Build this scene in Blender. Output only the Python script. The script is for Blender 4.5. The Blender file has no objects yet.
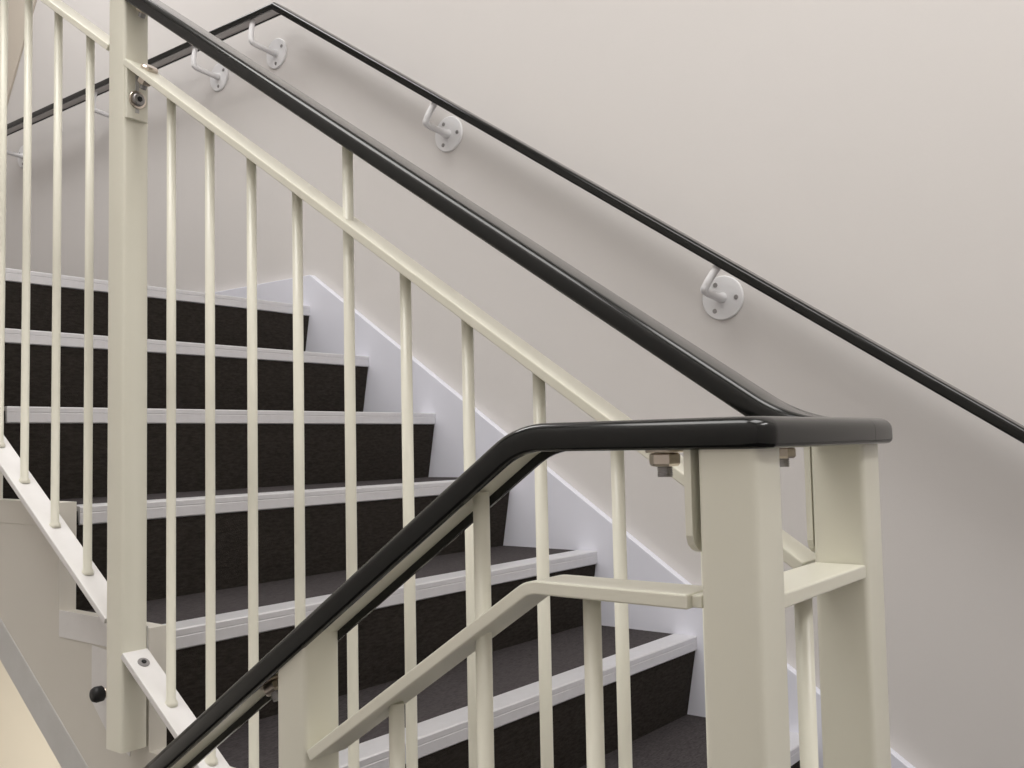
import bpy, bmesh, math
from mathutils import Vector, Matrix
sc = bpy.context.scene
COL = sc.collection
Z0 = 0.968                      # eye height above the half landing; all measures below are relative to the eye
RISE, GO = .175, .2592
TS = RISE / GO; SA = math.atan(TS); CS, SN = math.cos(SA), math.sin(SA)
YN0, ZN0 = .773, -.6176
def ny(k): return YN0 + k * GO
def nzk(k): return ZN0 + k * RISE
def nl(y): return ZN0 + (y - YN0) * TS        # height of the nosing line of the rear flight
WX = 2.008                      # right wall
# ------------------------------------------------------------------ materials
def mat(name, col, rough=.5, metal=0., spec=.5, noise=None, bump=None, coat=0., stretch=None):
    m = bpy.data.materials.new(name); m.use_nodes = True
    nt = m.node_tree; b = nt.nodes['Principled BSDF']
    b.inputs['Base Color'].default_value = (*col, 1); b.inputs['Roughness'].default_value = rough
    b.inputs['Metallic'].default_value = metal; b.inputs['Specular IOR Level'].default_value = spec
    b.inputs['Coat Weight'].default_value = coat
    tc = nt.nodes.new('ShaderNodeTexCoord')
    if noise:
        sc_, amt, col2 = noise
        n = nt.nodes.new('ShaderNodeTexNoise'); n.inputs['Scale'].default_value = sc_; n.inputs['Detail'].default_value = 5
        n.inputs['Roughness'].default_value = .65
        r = nt.nodes.new('ShaderNodeValToRGB'); r.color_ramp.elements[0].position = .5 - amt; r.color_ramp.elements[1].position = .5 + amt
        r.color_ramp.elements[0].color = (*col2, 1); r.color_ramp.elements[1].color = (*col, 1)
        src = tc.outputs['Object']
        if stretch:
            mp = nt.nodes.new('ShaderNodeMapping'); mp.inputs['Scale'].default_value = stretch; nt.links.new(src, mp.inputs['Vector']); src = mp.outputs['Vector']
        nt.links.new(src, n.inputs['Vector']); nt.links.new(n.outputs['Fac'], r.inputs['Fac'])
        nt.links.new(r.outputs['Color'], b.inputs['Base Color'])
    if bump:
        sc_, st, d = bump
        n = nt.nodes.new('ShaderNodeTexNoise'); n.inputs['Scale'].default_value = sc_; n.inputs['Detail'].default_value = 4
        bp = nt.nodes.new('ShaderNodeBump'); bp.inputs['Strength'].default_value = st; bp.inputs['Distance'].default_value = d
        nt.links.new(tc.outputs['Object'], n.inputs['Vector']); nt.links.new(n.outputs['Fac'], bp.inputs['Height'])
        nt.links.new(bp.outputs['Normal'], b.inputs['Normal'])
    return m
M_WALL = mat('wall_paint', (.665, .64, .625), .75, spec=.25, noise=(1.3, .35, (.655, .628, .607)), bump=(140, .12, .001))
M_CEIL = mat('ceiling_paint', (.78, .77, .75), .9)
M_LOW = mat('cream_wall_paint', (.86, .79, .66), .7, spec=.25)
M_STEEL = mat('cream_enamel', (.83, .815, .705), .31, spec=.5, noise=(9, .3, (.815, .795, .68)), bump=(45, .10, .0006))
M_PLATE = mat('cream_stringer_paint', (.70, .67, .61), .5, noise=(6, .3, (.68, .65, .585)), bump=(60, .12, .0006))
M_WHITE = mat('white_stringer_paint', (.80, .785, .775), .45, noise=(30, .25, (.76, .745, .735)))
M_EDGE = mat('grey_primer', (.60, .595, .585), .5, noise=(22, .2, (.56, .555, .54)))
M_BLACK = mat('black_vinyl', (.006, .0065, .006), .14, spec=.42, bump=(8, .05, .001))
M_CORE = mat('grey_flat_bar', (.52, .49, .48), .5)
M_SKIRT = mat('white_gloss_paint', (.74, .745, .82), .35, spec=.5)
M_BRKT = mat('white_bracket_paint', (.78, .775, .785), .33, spec=.5)
M_NOSE = mat('white_metal_nosing', (.74, .735, .76), .38, metal=.45, noise=(60, .3, (.68, .675, .69)))
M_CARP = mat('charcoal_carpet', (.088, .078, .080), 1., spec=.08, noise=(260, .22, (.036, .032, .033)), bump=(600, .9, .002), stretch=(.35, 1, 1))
M_CARP_SHADE = mat('charcoal_carpet_shaded', (.052, .045, .040), 1., spec=.08, noise=(230, .22, (.023, .0195, .0165)), bump=(600, .9, .002), stretch=(.3, 1, 1))  # tread carpet again; the shade on the risers is put into this darker colour
M_ZINC = mat('zinc_steel', (.62, .55, .48), .28, metal=1.)
M_DSCR = mat('dull_screw_steel', (.34, .33, .33), .4, metal=.8)
M_CAP = mat('black_rubber', (.006, .006, .007), .5)
M_FLOOR = mat('landing_carpet', (.088, .078, .080), 1., spec=.08, noise=(260, .22, (.036, .032, .033)), bump=(600, .9, .002), stretch=(.35, 1, 1))
# ------------------------------------------------------------------ mesh helpers
class MB:
    def __init__(s): s.bm = bmesh.new()
    def box(s, x0, x1, y0, y1, z0, z1, bev=0., seg=2):
        b = bmesh.new(); bmesh.ops.create_cube(b, size=1)
        for v in b.verts: v.co = Vector(((x0 + x1) / 2 + v.co.x * (x1 - x0), (y0 + y1) / 2 + v.co.y * (y1 - y0), (z0 + z1) / 2 + v.co.z * (z1 - z0)))
        if bev: bmesh.ops.bevel(b, geom=list(b.edges), offset=bev, segments=seg, profile=.5, affect='EDGES')
        s.add(b); return s
    def add(s, b):
        me = bpy.data.meshes.new('tmp'); b.to_mesh(me); b.free(); s.bm.from_mesh(me); bpy.data.meshes.remove(me)
    def yz(s, pts, x0, x1, bev=0.):
        """polygon in the y-z plane pushed along x"""
        b = bmesh.new(); a = [b.verts.new((x0, p[0], p[1])) for p in pts]; c = [b.verts.new((x1, p[0], p[1])) for p in pts]
        b.faces.new(a); b.faces.new(c[::-1]); n = len(pts)
        for i in range(n): b.faces.new((a[i], c[i], c[(i + 1) % n], a[(i + 1) % n]))
        bmesh.ops.recalc_face_normals(b, faces=b.faces)
        if bev: bmesh.ops.bevel(b, geom=list(b.edges), offset=bev, segments=2, profile=.5, affect='EDGES')
        s.add(b); return s
    def tube(s, pts, r, n=16, cap=True, radii=None):
        pts = [Vector(p) for p in pts]; b = bmesh.new(); rings = []; up = None
        for i, p in enumerate(pts):
            t = ((pts[min(i + 1, len(pts) - 1)] - pts[max(i - 1, 0)])).normalized()
            if up is None: up = t.orthogonal().normalized()
            up = (up - t * up.dot(t)).normalized(); sd = t.cross(up); rr = radii[i] if radii else r
            rings.append([b.verts.new(p + (up * math.cos(2 * math.pi * k / n) + sd * math.sin(2 * math.pi * k / n)) * rr) for k in range(n)])
        for u, w in zip(rings, rings[1:]):
            for k in range(n): b.faces.new((u[k], u[(k + 1) % n], w[(k + 1) % n], w[k]))
        if cap: b.faces.new(rings[0][::-1]); b.faces.new(rings[-1])
        for f in b.faces: f.smooth = len(f.verts) == 4
        bmesh.ops.recalc_face_normals(b, faces=b.faces); s.add(b); return s
    def rings(s, rings, smooth=False):
        b = bmesh.new(); R = [[b.verts.new(p) for p in r] for r in rings]; n = len(R[0])
        for u, w in zip(R, R[1:]):
            for k in range(n): b.faces.new((u[k], u[(k + 1) % n], w[(k + 1) % n], w[k]))
        b.faces.new(R[0][::-1]); b.faces.new(R[-1]); bmesh.ops.recalc_face_normals(b, faces=b.faces)
        if smooth:
            for f in b.faces: f.smooth = len(f.verts) == 4
        s.add(b); return s
    def hexn(s, c, axis, r, h):
        c = Vector(c); a = Vector(axis).normalized(); u = a.orthogonal().normalized(); w = a.cross(u)
        prof = ((r * .86, 0), (r, h * .12), (r, h * .8), (r * .84, h))
        rs = []
        for rr, t in prof: rs.append([c + a * t + (u * math.cos(k * math.pi / 3) + w * math.sin(k * math.pi / 3)) * rr for k in range(6)])
        return s.rings(rs)
    def disc(s, c, axis, r, h, n=24):
        c = Vector(c); a = Vector(axis).normalized(); u = a.orthogonal().normalized(); w = a.cross(u)
        rs = [[c + a * t + (u * math.cos(k * 2 * math.pi / n) + w * math.sin(k * 2 * math.pi / n)) * rr for k in range(n)]
              for rr, t in ((r, 0), (r, h * .6), (r - h * .35, h))]
        return s.rings(rs)
    def build(s, name, m, parent=None, label=None):
        me = bpy.data.meshes.new(name)
        off = wloc(parent) if parent else Vector((0, 0, 0))
        for v in s.bm.verts: v.co = v.co + Vector((0, 0, Z0)) - off
        s.bm.normal_update(); s.bm.to_mesh(me); s.bm.free(); me.materials.append(m)
        o = bpy.data.objects.new(name, me); COL.objects.link(o)
        if parent: o.parent = parent
        if label: o['label'] = label
        return o
def wloc(o):
    v = Vector(o.location)
    while o.parent: o = o.parent; v += Vector(o.location)
    return v
def thing(name, label, cat, loc, group=None):
    o = bpy.data.objects.new(name, None); COL.objects.link(o); o.empty_display_size = .1
    o.location = Vector(loc) + Vector((0, 0, Z0)); o['label'] = label; o['category'] = cat
    if group: o['group'] = group
    return o
def copy_tree(o, parent=None):
    c = o.copy(); COL.objects.link(c); c.parent = parent
    for ch in o.children: copy_tree(ch, c)
    return c
def struct(name, mb, m):
    o = mb.build(name, m); o['kind'] = 'structure'; return o
def offset_path(path, d):
    """offset a y-z polyline along its upper normal by d with mitres"""
    out = []
    for i, p in enumerate(path):
        ns = []
        for a, b in ((i - 1, i), (i, i + 1)):
            if a >= 0 and b < len(path):
                dy, dz = path[b][0] - path[a][0], path[b][1] - path[a][1]; L = math.hypot(dy, dz); n = (-dz / L, dy / L)
                if n[1] < 0: n = (-n[0], -n[1])
                ns.append(n)
        if len(ns) == 1: n = ns[0]; k = 1
        else:
            n = (ns[0][0] + ns[1][0], ns[0][1] + ns[1][1]); L = math.hypot(*n); n = (n[0] / L, n[1] / L); k = 1 / (n[0] * ns[0][0] + n[1] * ns[0][1])
        out.append((p[0] + n[0] * d * k, p[1] + n[1] * d * k))
    return out
def fillet(path, R, seg=10):
    """round the inner corners of a y-z polyline"""
    out = [path[0]]
    for i in range(1, len(path) - 1):
        p = Vector(path[i]); a = (Vector(path[i - 1]) - p).normalized(); b = (Vector(path[i + 1]) - p).normalized()
        ang = a.angle(b); t = R / math.tan(ang / 2); c = p + (a + b).normalized() * (R / math.sin(ang / 2))
        s0 = p + a * t - c; s1 = p + b * t - c; th = s0.angle(s1)
        for k in range(seg + 1):
            f = k / seg; q = c + (s0 * math.sin((1 - f) * th) + s1 * math.sin(f * th)) / math.sin(th)
            out.append((q.x, q.y))
    out.append(path[-1]); return out
def flat_bar(mb, path, th, x0, x1, bev=.0012):
    top = path; bot = offset_path(path, -th)
    return mb.yz(list(top) + list(bot)[::-1], x0, x1, bev)
# grip profile (lateral, up), closed outline; lateral + is the outer side
def grip_profile(w=.025, h=.020, r=.0085, lip=.0068, rec=.007):
    P = []
    for k in range(7):
        a = math.pi / 2 * k / 6; P.append((w - r + r * math.sin(a), -r + r * math.cos(a)))
    rb = .004
    for k in range(4):
        a = math.pi / 2 * k / 3; P.append((w - rb + rb * math.cos(a), -h + rb - rb * math.sin(a)))
    P += [(w - lip, -h), (w - lip, -h + rec), (-(w - lip), -h + rec), (-(w - lip), -h)]
    for k in range(4):
        a = math.pi / 2 * k / 3; P.append((-(w - rb) - rb * math.sin(a), -h + rb - rb * math.cos(a)))
    for k in range(7):
        a = math.pi / 2 * k / 6; P.append((-(w - r) - r * math.cos(a), -r + r * math.sin(a)))
    return P
def core_profile(w=.0185, a=-.008, b=-.0136): return [(w, a), (w, b), (-w, b), (-w, a)]
def path_normals(path):
    N = []
    for i in range(len(path)):
        a = path[max(i - 1, 0)]; b = path[min(i + 1, len(path) - 1)]
        ns = []
        for u, v in ((i - 1, i), (i, i + 1)):
            if u >= 0 and v < len(path):
                dy, dz = path[v][0] - path[u][0], path[v][1] - path[u][1]; L = math.hypot(dy, dz) or 1; n = (-dz / L, dy / L)
                if n[1] < 0: n = (-n[0], -n[1])
                ns.append(n)
        n = (sum(q[0] for q in ns), sum(q[1] for q in ns)); L = math.hypot(*n); n = (n[0] / L, n[1] / L)
        k = 1 / (n[0] * ns[0][0] + n[1] * ns[0][1]); N.append((n[0] * k, n[1] * k))
    return N
def sweep_yz(prof, path, X, side):
    return [[(X + side * l, p[0] + u * n[0], p[1] + u * n[1]) for l, u in prof] for p, n in zip(path, path_normals(path))]
# ------------------------------------------------------------------ camera
f_px, yaw, pit, rol = 971.2873, .9109390, .0590189, -.0200596
fw = Vector((math.sin(yaw) * math.cos(pit), math.cos(yaw) * math.cos(pit), math.sin(pit)))
r_ = Vector((math.cos(yaw), -math.sin(yaw), 0)); u_ = r_.cross(fw)
r2 = r_ * math.cos(rol) + u_ * math.sin(rol); u2 = -r_ * math.sin(rol) + u_ * math.cos(rol)
cam = bpy.data.cameras.new('camera'); cam.lens = f_px * 36 / 1024; cam.sensor_width = 36; cam.clip_start = .02
co = bpy.data.objects.new('camera', cam); COL.objects.link(co)
co.matrix_world = Matrix(((r2.x, u2.x, -fw.x, 0), (r2.y, u2.y, -fw.y, 0), (r2.z, u2.z, -fw.z, Z0), (0, 0, 0, 1)))
sc.camera = co
# ------------------------------------------------------------------ the setting
Lx, Fy, By, ZB, ZT = -.72, -1.15, 5.2, -2.37, 2.85
ZL = -.968; ZU = nzk(6)
struct('wall_right', MB().box(WX, WX + .15, Fy - .15, By + .15, ZB, ZT), M_WALL)
struct('wall_left', MB().box(Lx - .15, Lx, Fy - .15, By + .15, ZB, ZT), M_WALL)
struct('wall_front', MB().box(Lx, WX, Fy - .15, Fy, ZB, ZT), M_WALL)
struct('wall_back', MB().box(Lx, WX, By, By + .15, ZB, ZT), M_WALL)
struct('ceiling', MB().box(Lx - .15, WX + .15, Fy - .15, By + .15, ZT, ZT + .1), M_CEIL)
struct('wall_lower', MB().box(WX - .012, WX - .0005, 2.4, By, ZB, .15), M_LOW)
struct('floor', MB().box(Lx, WX, Fy, .5142, ZL - .2, ZL), M_FLOOR)
struct('floor_upper', MB().box(.80, WX - .012, ny(6) + .05, By, ZU - .2, ZU - .001), M_FLOOR)
struct('floor_lower', MB().box(Lx - .15, WX + .15, Fy - .15, By + .15, ZB - .1, ZB), M_FLOOR)
# flight going down from the landing (below the frame)
pts = []
for k in range(8):
    y = .5142 + k * GO; z = ZL - k * RISE
    pts += [(y, z), (y, z - RISE)]
pts += [(pts[-1][0], pts[-1][1] - .001), (.5142, ZL - .38)]
struct('floor_descending_steps', MB().yz(pts, Lx, .545), M_FLOOR)
# thin darker beige patch with a sloping edge, far end of the right wall
struct('beige_patch_1', MB().yz([(3.56, 2.84), (4.60, 1.235), (5.19, 1.235), (5.19, 2.84)], WX - .008, WX - .0005),
       mat('beige_patch_tone', (.60, .54, .46), .8))
# skirting board, raking with the stair then level on both landings
SK = .0973; SKX = 1.986
yl = YN0 + (ZL + .098 - SK - ZN0) / TS; yu = YN0 + (ZU + .098 - SK - ZN0) / TS
sk = [(Fy, ZL + .098), (yl, ZL + .098), (yu, ZU + .098), (By, ZU + .098), (By, ZU - .2), (yu + .0, ZU - .35), (yl + .2, ZL - .15), (Fy, ZL - .15)]
struct('baseboard_right', MB().yz(sk, SKX, WX, .002), M_SKIRT)
struct('baseboard_front', MB().box(Lx, SKX, Fy, Fy + .015, ZL, ZL + .098, .002), M_SKIRT)
# ------------------------------------------------------------------ the rear flight of stairs
st = thing('staircase', 'charcoal carpeted stair flight with white nosings rising along the wall', 'stairs', (1.4, .52, ZL))
SX0, SX1 = .828, 1.9855
for k in range(-1, 7):
    y, z = ny(k), nzk(k); zb = z - RISE
    t = MB()
    # riser leans back below the nosing
    t.yz([(y + .004, z - .0305), (y + .03, zb - .004), (y + .06, zb - .004), (y + .06, z - .0305)], SX0, SX1)
    ro = t.build('riser', M_CARP_SHADE, st)
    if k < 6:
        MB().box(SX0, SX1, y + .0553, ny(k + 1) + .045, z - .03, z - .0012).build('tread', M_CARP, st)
    n = MB()
    n.yz([(y + .002, z - .031), (y, z - .029), (y, z - .0125), (y + .0007, z - .0116), (y + .0007, z - .0106), (y, z - .0098), (y, z - .002), (y + .002, z),
          (y + .055, z), (y + .055, z - .006), (y + .008, z - .008), (y + .006, z - .031)], SX0 + .004, SX1)
    n.build('nosing', M_NOSE, st)
    # end plate of the tread edge on the open side
# outer stringer: sawtooth plate
pts = []
for k in range(-1, 7):
    pts += [(ny(k) + .002, nzk(k - 1) + .008), (ny(k) + .002, nzk(k) + .008)]
pts[0] = (ny(-1) + .002, ZL + .001)
yE = ny(6) + .05
pts += [(yE, ZU + .008), (yE, nl(yE) - .334)]
ys = YN0 + (ZL + .334 - ZN0) / TS
pts += [(ys, ZL + .001)]
string = MB().yz(pts, .799, .827).build('stringer', M_PLATE, st, 'beige painted sawtooth stringer plate')
MB().yz([(ys, ZL + .001), (ys + .105, ZL + .001), (yE, nl(yE) - .404), (yE, nl(yE) - .333)], .7978, .829, .002).build('stringer_edge', M_EDGE, st, 'grey edge strip below stringer')
for k in range(-1, 6):
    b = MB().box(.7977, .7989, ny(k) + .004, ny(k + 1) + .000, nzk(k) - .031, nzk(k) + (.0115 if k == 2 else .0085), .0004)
    b.build('edge_strip', M_WHITE if k == 2 else M_PLATE, st)  # one strip is set lighter than the others
# fixing cleat beside the tall post with a black capped bolt
MB().yz([(1.342, -.306), (1.450, -.301), (1.450, -.385), (1.40, -.43), (1.342, -.45)], .7977, .7989, .0004).build('cleat', M_WHITE, st, 'white fixing cleat')
kb = MB(); kb.tube([(.7977, 1.398, -.364), (.786, 1.398, -.364)], .0075)
kb.build('bolt_collar', M_ZINC, st)
kb = MB(); kb.tube([(.787, 1.398, -.364), (.785, 1.398, -.364), (.776, 1.398, -.364), (.771, 1.398, -.364), (.7685, 1.398, -.364)], .01, radii=[.009, .0115, .0118, .0095, .004], n=20)
kb.build('bolt_cap', M_CAP, st, 'black rubber bolt cap')
# soffit below the flight
MB().yz([(ys + .14, ZL - .0), (yE, nl(yE) - .402), (yE, nl(yE) - .39), (ys + .14, ZL + .03)], .829, SX1).build('soffit', M_CEIL, st)
# ------------------------------------------------------------------ balustrades
XA, XB, YC = .574, .777, .260
ZH = .0125                                    # top of the level handrail
cA = .2645 - .0                               # front handrail: top z at y = ZH below the bend
YA_b = .428                                  # bend of the front rail
HB = .9486                                     # top of rear handrail above nosing line
YB_b = YN0 + (ZH - HB - ZN0) / TS
BAL_R = .00635
fb = thing('stair_balustrade', 'nearest cream metal balustrade with black handrail levelling off then dropping down to the left', 'balustrade', (XA, .27, ZL))
rb = thing('stair_balustrade', 'rear cream metal balustrade rising to the upper left in front of the carpeted steps', 'balustrade', (XB, .27, ZL))
TA = .690
def zA(y): return ZH - (y - YA_b) * TA if y > YA_b else ZH
def zAm(y):                                   # top of the front mid rail
    return MA - (y - YAm_b) * TS if y > YAm_b else MA
MA, YAm_b = -.0985, .4215
prof = grip_profile(); core = core_profile()
pathA = fillet([(1.55, zA(1.55)), (YA_b, ZH), (YC + .045, ZH)], .08)
pathB = fillet([(YC, ZH), (YB_b, ZH), (2.28, nl(2.28) + HB)], .13, 14)
def corner(prof, X, first, ro=.017, seg=8, w=.025):
    R = []
    for k in range(seg + 1):
        a = math.pi / 2 * k / seg; row = []
        for l, u in prof:
            r = max(ro * (l + w) / (2 * w), .0004)
            if first: c = (X - l + r, YC - l + r); row.append((c[0] - r * math.cos(a), c[1] - r * math.sin(a), ZH + u))
            else: c = (X + l - r, YC - l + r); row.append((c[0] + r * math.sin(a), c[1] - r * math.cos(a), ZH + u))
        R.append(row)
    return R
XR = XB + .003
def seam(prof, x): return [[(x, YC - l, ZH + u) for l, u in prof]]
hr = MB().rings(sweep_yz(prof, pathA, XA, -1) + corner(prof, XA, True) + seam(prof, XB - .026), True).build('handrail', M_BLACK, fb, 'black vinyl handrail of the nearest balustrade')
ca = MB().rings(sweep_yz(core, pathA, XA, -1) + corner(core, XA, True, .004) + seam(core, XB - .03)).build('handrail_core', M_STEEL, fb)
hb = MB().rings(seam(prof, XB - .0257) + corner(prof, XR, False, .014) + sweep_yz(prof, pathB, XR, 1), True).build('handrail', M_BLACK, rb, 'black vinyl handrail of the rear balustrade')
MB().rings(seam(core, XB - .0195) + corner(core, XR, False, .004) + sweep_yz(core, pathB, XR, 1)).build('handrail_core', M_STEEL, rb)
for o in (hr, hb):
    md = o.modifiers.new('edge', 'EDGE_SPLIT'); md.split_angle = math.radians(40)
def post(X, y0, y1, zb, zt, parent, name='newel_post', top_slope=None, top_at=None):
    b = bmesh.new(); bmesh.ops.create_cube(b, size=1)
    for v in b.verts: v.co = Vector((X + v.co.x * .04, (y0 + y1) / 2 + v.co.y * (y1 - y0), zb if v.co.z < 0 else zt))
    if top_slope is not None:
        for v in b.verts:
            if v.co.z > (zb + zt) / 2: v.co.z = zt + (v.co.y - (y0 + y1) / 2) * top_slope
    ed = [e for e in b.edges if abs(e.verts[0].co.z - e.verts[1].co.z) > .2]
    bmesh.ops.bevel(b, geom=ed, offset=.0045, segments=4, profile=.5, affect='EDGES')
    for f in b.faces: f.smooth = True
    m = MB(); m.add(b); o = m.build(name, M_STEEL, parent)
    md = o.modifiers.new('edge', 'EDGE_SPLIT'); md.split_angle = math.radians(35)
    return o
def baluster(X, y, zb, zt, parent, flare=True):
    m = MB(); m.tube([(X, y, zb), (X, y, zb + .006), (X, y, zb + .009), (X, y, (zb + zt) / 2), (X, y, zt)], BAL_R, 20, radii=[BAL_R + .003, BAL_R + .0022, BAL_R, BAL_R, BAL_R])
    return m.build('baluster', M_STEEL, parent)
# --- front balustrade
post(XA, .245, .2845, ZL, ZH - .0125, fb)
post(XA, .660, .6985, -1.30, zA(.6793) - .0165, fb, top_slope=-TA)
mid = MB(); flat_bar(mid, fillet([(.6595, zAm(.6595)), (YAm_b, MA), (.294, MA)], .03, 6), .0095, XA - .02, XA + .02)
mid.build('mid_rail', M_STEEL, fb)
cr = MB(); cr.box(XA + .0205, XB - .0205, .248, .288, MA - .0112, MA - .0012, .0012)
cr.box(XA - .0135, XA + .017, .287, .2945, MA - .009, MA - .0008, .001)
cr.build('cross_rail', M_STEEL, fb)
mid2 = MB(); flat_bar(mid2, [(1.5, zAm(1.5)), (.699, zAm(.699))], .0095, XA - .02, XA + .02); mid2.build('mid_rail', M_STEEL, fb)
def zAb(y): return ZL - (y - .51) * TS + .06
bot = MB(); flat_bar(bot, fillet([(1.5, zAb(1.5)), (.51, ZL + .06), (.288, ZL + .06)], .03, 6), .0095, XA - .02, XA + .02); bot.build('bottom_rail', M_STEEL, fb)
def zt_A(y): return zAm(y) - .011
def low_A(y): return (zAb(y) if y > .51 else ZL + .06) - .004
for y in (.3787, .5707, .765, .86, .955, 1.05, 1.145, 1.24): baluster(XA, y, low_A(y), zt_A(y), fb)
baluster(XA, .4774, low_A(.4774), zA(.4774) - .0165, fb)           # runs on up to the handrail
baluster((XA + XB) / 2 + .0035, .268, ZL + .001, MA - .0105, fb)
tabz = -.0735
def tab(X, zb, parent, name='fixing_tab'):
    b = MB(); z1 = ZH - .0138
    y0, y1 = .2892, .2940
    P = [(X - .019, z1), (X + .019, z1), (X + .019, zb + .012)] + [(X + .019 * math.cos(a), zb + .012 - .012 * math.sin(a)) for a in (.5, .9, 1.3)] + \
        [(X - .019 * math.cos(a), zb + .012 - .012 * math.sin(a)) for a in (1.3, .9, .5)] + [(X - .019, zb + .012)]
    q = bmesh.new(); A = [q.verts.new((p[0], y0, p[1])) for p in P]; C = [q.verts.new((p[0], y1, p[1])) for p in P]
    q.faces.new(A); q.faces.new(C[::-1])
    for i in range(len(P)): q.faces.new((A[i], C[i], C[(i + 1) % len(P)], A[(i + 1) % len(P)]))
    bmesh.ops.recalc_face_normals(q, faces=q.faces); b.add(q)
    return b.build(name, M_STEEL, parent)
tab(XA, tabz, fb); tab(XB, -.095, rb)
def under_bolt(X, y, zt, parent, n=(0, 0, -1)):
    n = Vector(n); c = Vector((X, y, zt))
    o = MB().hexn(c + n * .0022, n, .0105, .0088).build('nut', M_ZINC, parent, 'zinc plated hex nut')
    MB().disc(c, n, .0128, .002).build('washer', M_ZINC, o)
    s = MB(); rings = []; 
    for k in range(17):
        rings.append((c + n * (.010 + k * .0005)))
    s.tube(rings, .0048, 16, radii=[.0052 if k % 3 else .0045 for k in range(17)]); s.build('threaded_stud', M_DSCR, o)
under_bolt(XA, .318, ZH - .0200, fb); under_bolt(XB, .3195, ZH - .0200, rb)
def nrm(sgn): return (0, sgn * SN, -CS)        # downward normal of a slope falling towards +y (sgn<0) or rising (sgn>0)
y = .732; under_bolt(XA, y - .002, zA(y) - .0138 / CS, fb, nrm(-1))
MB().disc((XB, .2941, -.0486), (0, 1, 0), .0085, .004).build('bolt', M_DSCR, rb)
MB().disc((XA, .2941, -.0486), (0, 1, 0), .0085, .004).build('bolt', M_DSCR, fb)
# --- rear balustrade
MBc = .8375
def zB(y): return ZH if y < YB_b else nl(y) + HB
post(XB, .2468, .289, ZL, ZH - .0125, rb)
post(XB, 1.294, 1.338, -.427, nl(1.316) + HB - .0165, rb, top_slope=TS)
post(XB, 2.24, 2.28, ZU - .3, nl(2.26) + HB - .0165, rb, top_slope=TS)
m = MB(); flat_bar(m, [(.297, nl(.297) + MBc), (1.2935, nl(1.2935) + MBc)], .0095, XB - .02, XB + .02); m.build('mid_rail', M_STEEL, rb)
m = MB(); flat_bar(m, [(1.3385, nl(1.3385) + MBc + .003), (2.2395, nl(2.2395) + MBc + .003)], .0095, XB - .02, XB + .02); m.build('mid_rail', M_STEEL, rb)
m = MB(); flat_bar(m, [(.2895, nl(.2895) - .021), (1.2935, nl(1.2935) - .021)], .0095, XB - .02, XB + .0195); m.build('bottom_rail', M_WHITE, rb, 'white bottom rail')
m = MB(); flat_bar(m, [(1.3385, nl(1.3385) - .008), (2.2395, nl(2.2395) - .008)], .0095, XB - .02, XB + .0195); m.build('bottom_rail', M_WHITE, rb, 'white bottom rail')
for y in (.3905, .4802, .569, .6609, .7502, .9333, 1.0237, 1.1139, 1.2045):
    baluster(XB, y, nl(y) - .026, nl(y) + MBc - .0105, rb)
baluster(XB, .842, nl(.842) - .026, nl(.842) + HB - .0175, rb)      # runs on up to the handrail
for y in (1.4256, 1.5255, 1.6272, 1.7169, 1.806, 1.9, 1.99, 2.08, 2.17):
    baluster(XB, y, nl(y) - .012, nl(y) + MBc - .0075, rb)
# bracket tab, bolts on the tall post
tz = nl(1.292) + MBc - .010
tb = MB(); tb.box(XB - .0195, XB + .0145, 1.2875, 1.2937, tz - .078, tz + .002, .001)
t_ = tb.build('fixing_tab', M_STEEL, rb)
MB().box(XB - .006, XB + .000, 1.2870, 1.2876, tz - .068, tz - .012).build('slot', M_EDGE, t_)
c = Vector((XB - .003, 1.2869, tz - .0485))
bo = MB().disc(c, (0, -1, 0), .0135, .002).build('washer', M_ZINC, rb)
MB().disc(c + Vector((0, -.002, 0)), (0, -1, 0), .0095, .0045).build('bolt', M_DSCR, bo)
MB().hexn(c + Vector((0, -.0065, 0)), (0, -1, 0), .0042, .0012).build('socket', M_CAP, bo)
# button head above and nut below the mid rail by the tall post
y = 1.268; zt = nl(y) + MBc
MB().disc((XB + .004, y, zt + .0002), (0, -SN, CS), .0125, .006).build('bolt', M_ZINC, rb)
under_bolt(XB, y, zt - .0118, rb, nrm(1))
under_bolt(XB, 1.272, nl(1.272) + HB - .0138 / CS, rb, nrm(1))
# screw in the top end of the bottom rail
y = 1.272; zt = nl(y) - .021
w = MB().disc((XB, y, zt + .0001), (0, -SN, CS), .0085, .0016).build('washer', M_DSCR, rb)
MB().disc((XB, y - .001, zt + .0017), (0, -SN, CS), .0035, .001).build('bolt', M_CAP, w)
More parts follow.
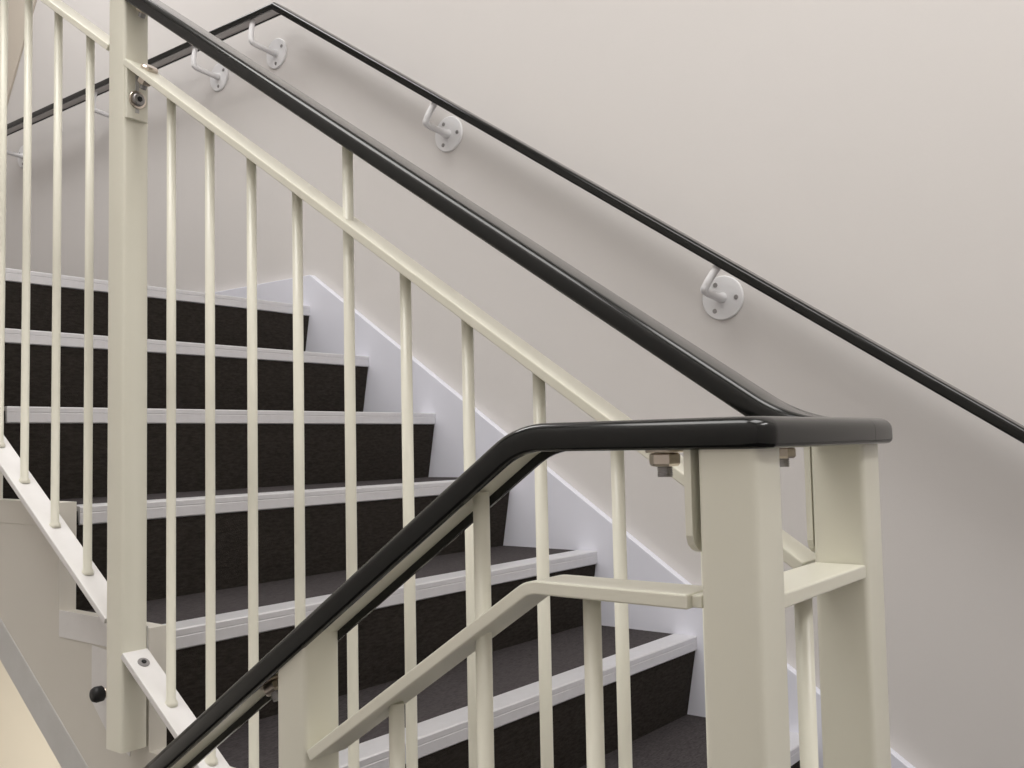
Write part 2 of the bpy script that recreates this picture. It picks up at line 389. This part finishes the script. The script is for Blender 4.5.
# ------------------------------------------------------------------ wall handrail
XW = 1.915; HW = .9165
ZWT = 1.385; YW = YN0 + (ZWT - HW - ZN0) / TS
wr = thing('wall_handrail', 'slim black handrail on white brackets along the far wall', 'handrail', (XW, 1.0, ZWT - 1.2))
profW = grip_profile(.025, .023, .008); coreW = core_profile(.0185, -.009, -.0194)
pw = [(-.6, nl(-.6) + HW), (YW, ZWT), (4.262, ZWT)]
hw = MB().rings(sweep_yz(profW, pw, XW, -1), True).build('rail', M_BLACK, wr)
md = hw.modifiers.new('edge', 'EDGE_SPLIT'); md.split_angle = math.radians(40)
MB().rings(sweep_yz(coreW, pw, XW, -1)).build('rail_core', M_CORE, wr)
def bracket(y, zp, h, tilt, rot):
    """plate centre (y, zp); the arm reaches the rail h away from it, square to the rail"""
    def q(x, d): return Vector((x, y - d * math.sin(tilt), zp + d * math.cos(tilt)))
    a = MB()
    P = [q(WX - .004, 0), q(WX - .016, -.001), q(WX - .042, 0), q(XW - .003, .006), q(XW - .010, .020), q(XW - .010, .038), q(XW - .003, h + .010)]
    pts = []
    for i in range(len(P) - 1):
        p0, p1, p2, p3 = P[max(i - 1, 0)], P[i], P[i + 1], P[min(i + 2, len(P) - 1)]
        for k in range(6):
            t = k / 6; pts.append(.5 * ((2 * p1) + (p2 - p0) * t + (2 * p0 - 5 * p1 + 4 * p2 - p3) * t * t + (3 * p1 - p0 - 3 * p2 + p3) * t ** 3))
    pts.append(P[-1]); n = len(pts)
    a.tube(pts, .0065, 16, radii=[.0125 - .004 * min(1, i / 12) if i < 14 else .0088 for i in range(n)])
    a.disc((WX - .0002, y, zp), (-1, 0, 0), .050, .0055, 40)
    o = a.build('bracket', M_BRKT, wr)
    for k in range(3):
        an = rot + k * 2 * math.pi / 3
        c = Vector((WX - .0056, y + .034 * math.cos(an), zp + .034 * math.sin(an)))
        MB().disc(c, (-1, 0, 0), .0055, .0018, 14).build('screw', M_DSCR, o)
for y in (.145, .952, 1.762): bracket(y, nl(y) + HW - .0235 / CS - .079, .066, SA, math.radians(183))
for y in (2.508, 2.820, 3.47, 4.235): bracket(y, ZWT - .0225 - .075, .075, 0, math.radians(150))
# ------------------------------------------------------------------ light
def area(name, loc, sx, sy, power, col=(1, 1, 1), rot=(0, 0, 0)):
    l = bpy.data.lights.new(name, 'AREA'); l.shape = 'RECTANGLE'; l.size = sx; l.size_y = sy; l.energy = power; l.color = col
    o = bpy.data.objects.new(name, l); COL.objects.link(o); o.location = Vector(loc) + Vector((0, 0, Z0)); o.rotation_euler = rot
    return o
area('ceiling_lamp_upper', (1.25, 3.3, 2.80), .6, 1.5, 27, (1, .985, .975))
area('ceiling_lamp_landing', (.75, -.35, 2.80), 1.3, 1.1, 32, (1, .985, .96))
area('well_fill', (-.05, 1.3, 2.80), 1.2, 1.6, 40, (1, .985, .96))  # broad overhead fill added above the well, no fitting in view
area('landing_fill', (.75, -1.08, 1.55), .9, .3, 11, (1, .985, .96), rot=(math.radians(50), 0, 0))  # unseen fill added behind the camera to lift the post fronts
area('under_landing_fill', (.4, 3.6, -.35), .6, .6, 44, (1, .96, .88))  # unseen fill added to brighten the wall below the stair
w = bpy.data.worlds.new('world'); sc.world = w; w.use_nodes = True
w.node_tree.nodes['Background'].inputs[0].default_value = (.9, .93, 1, 1); w.node_tree.nodes['Background'].inputs[1].default_value = .3
vs = sc.view_settings; vs.view_transform = 'Standard'; vs.look = 'None'; vs.gamma = 1; vs.exposure = .06; vs.use_curve_mapping = False
sc.display_settings.display_device = 'sRGB'
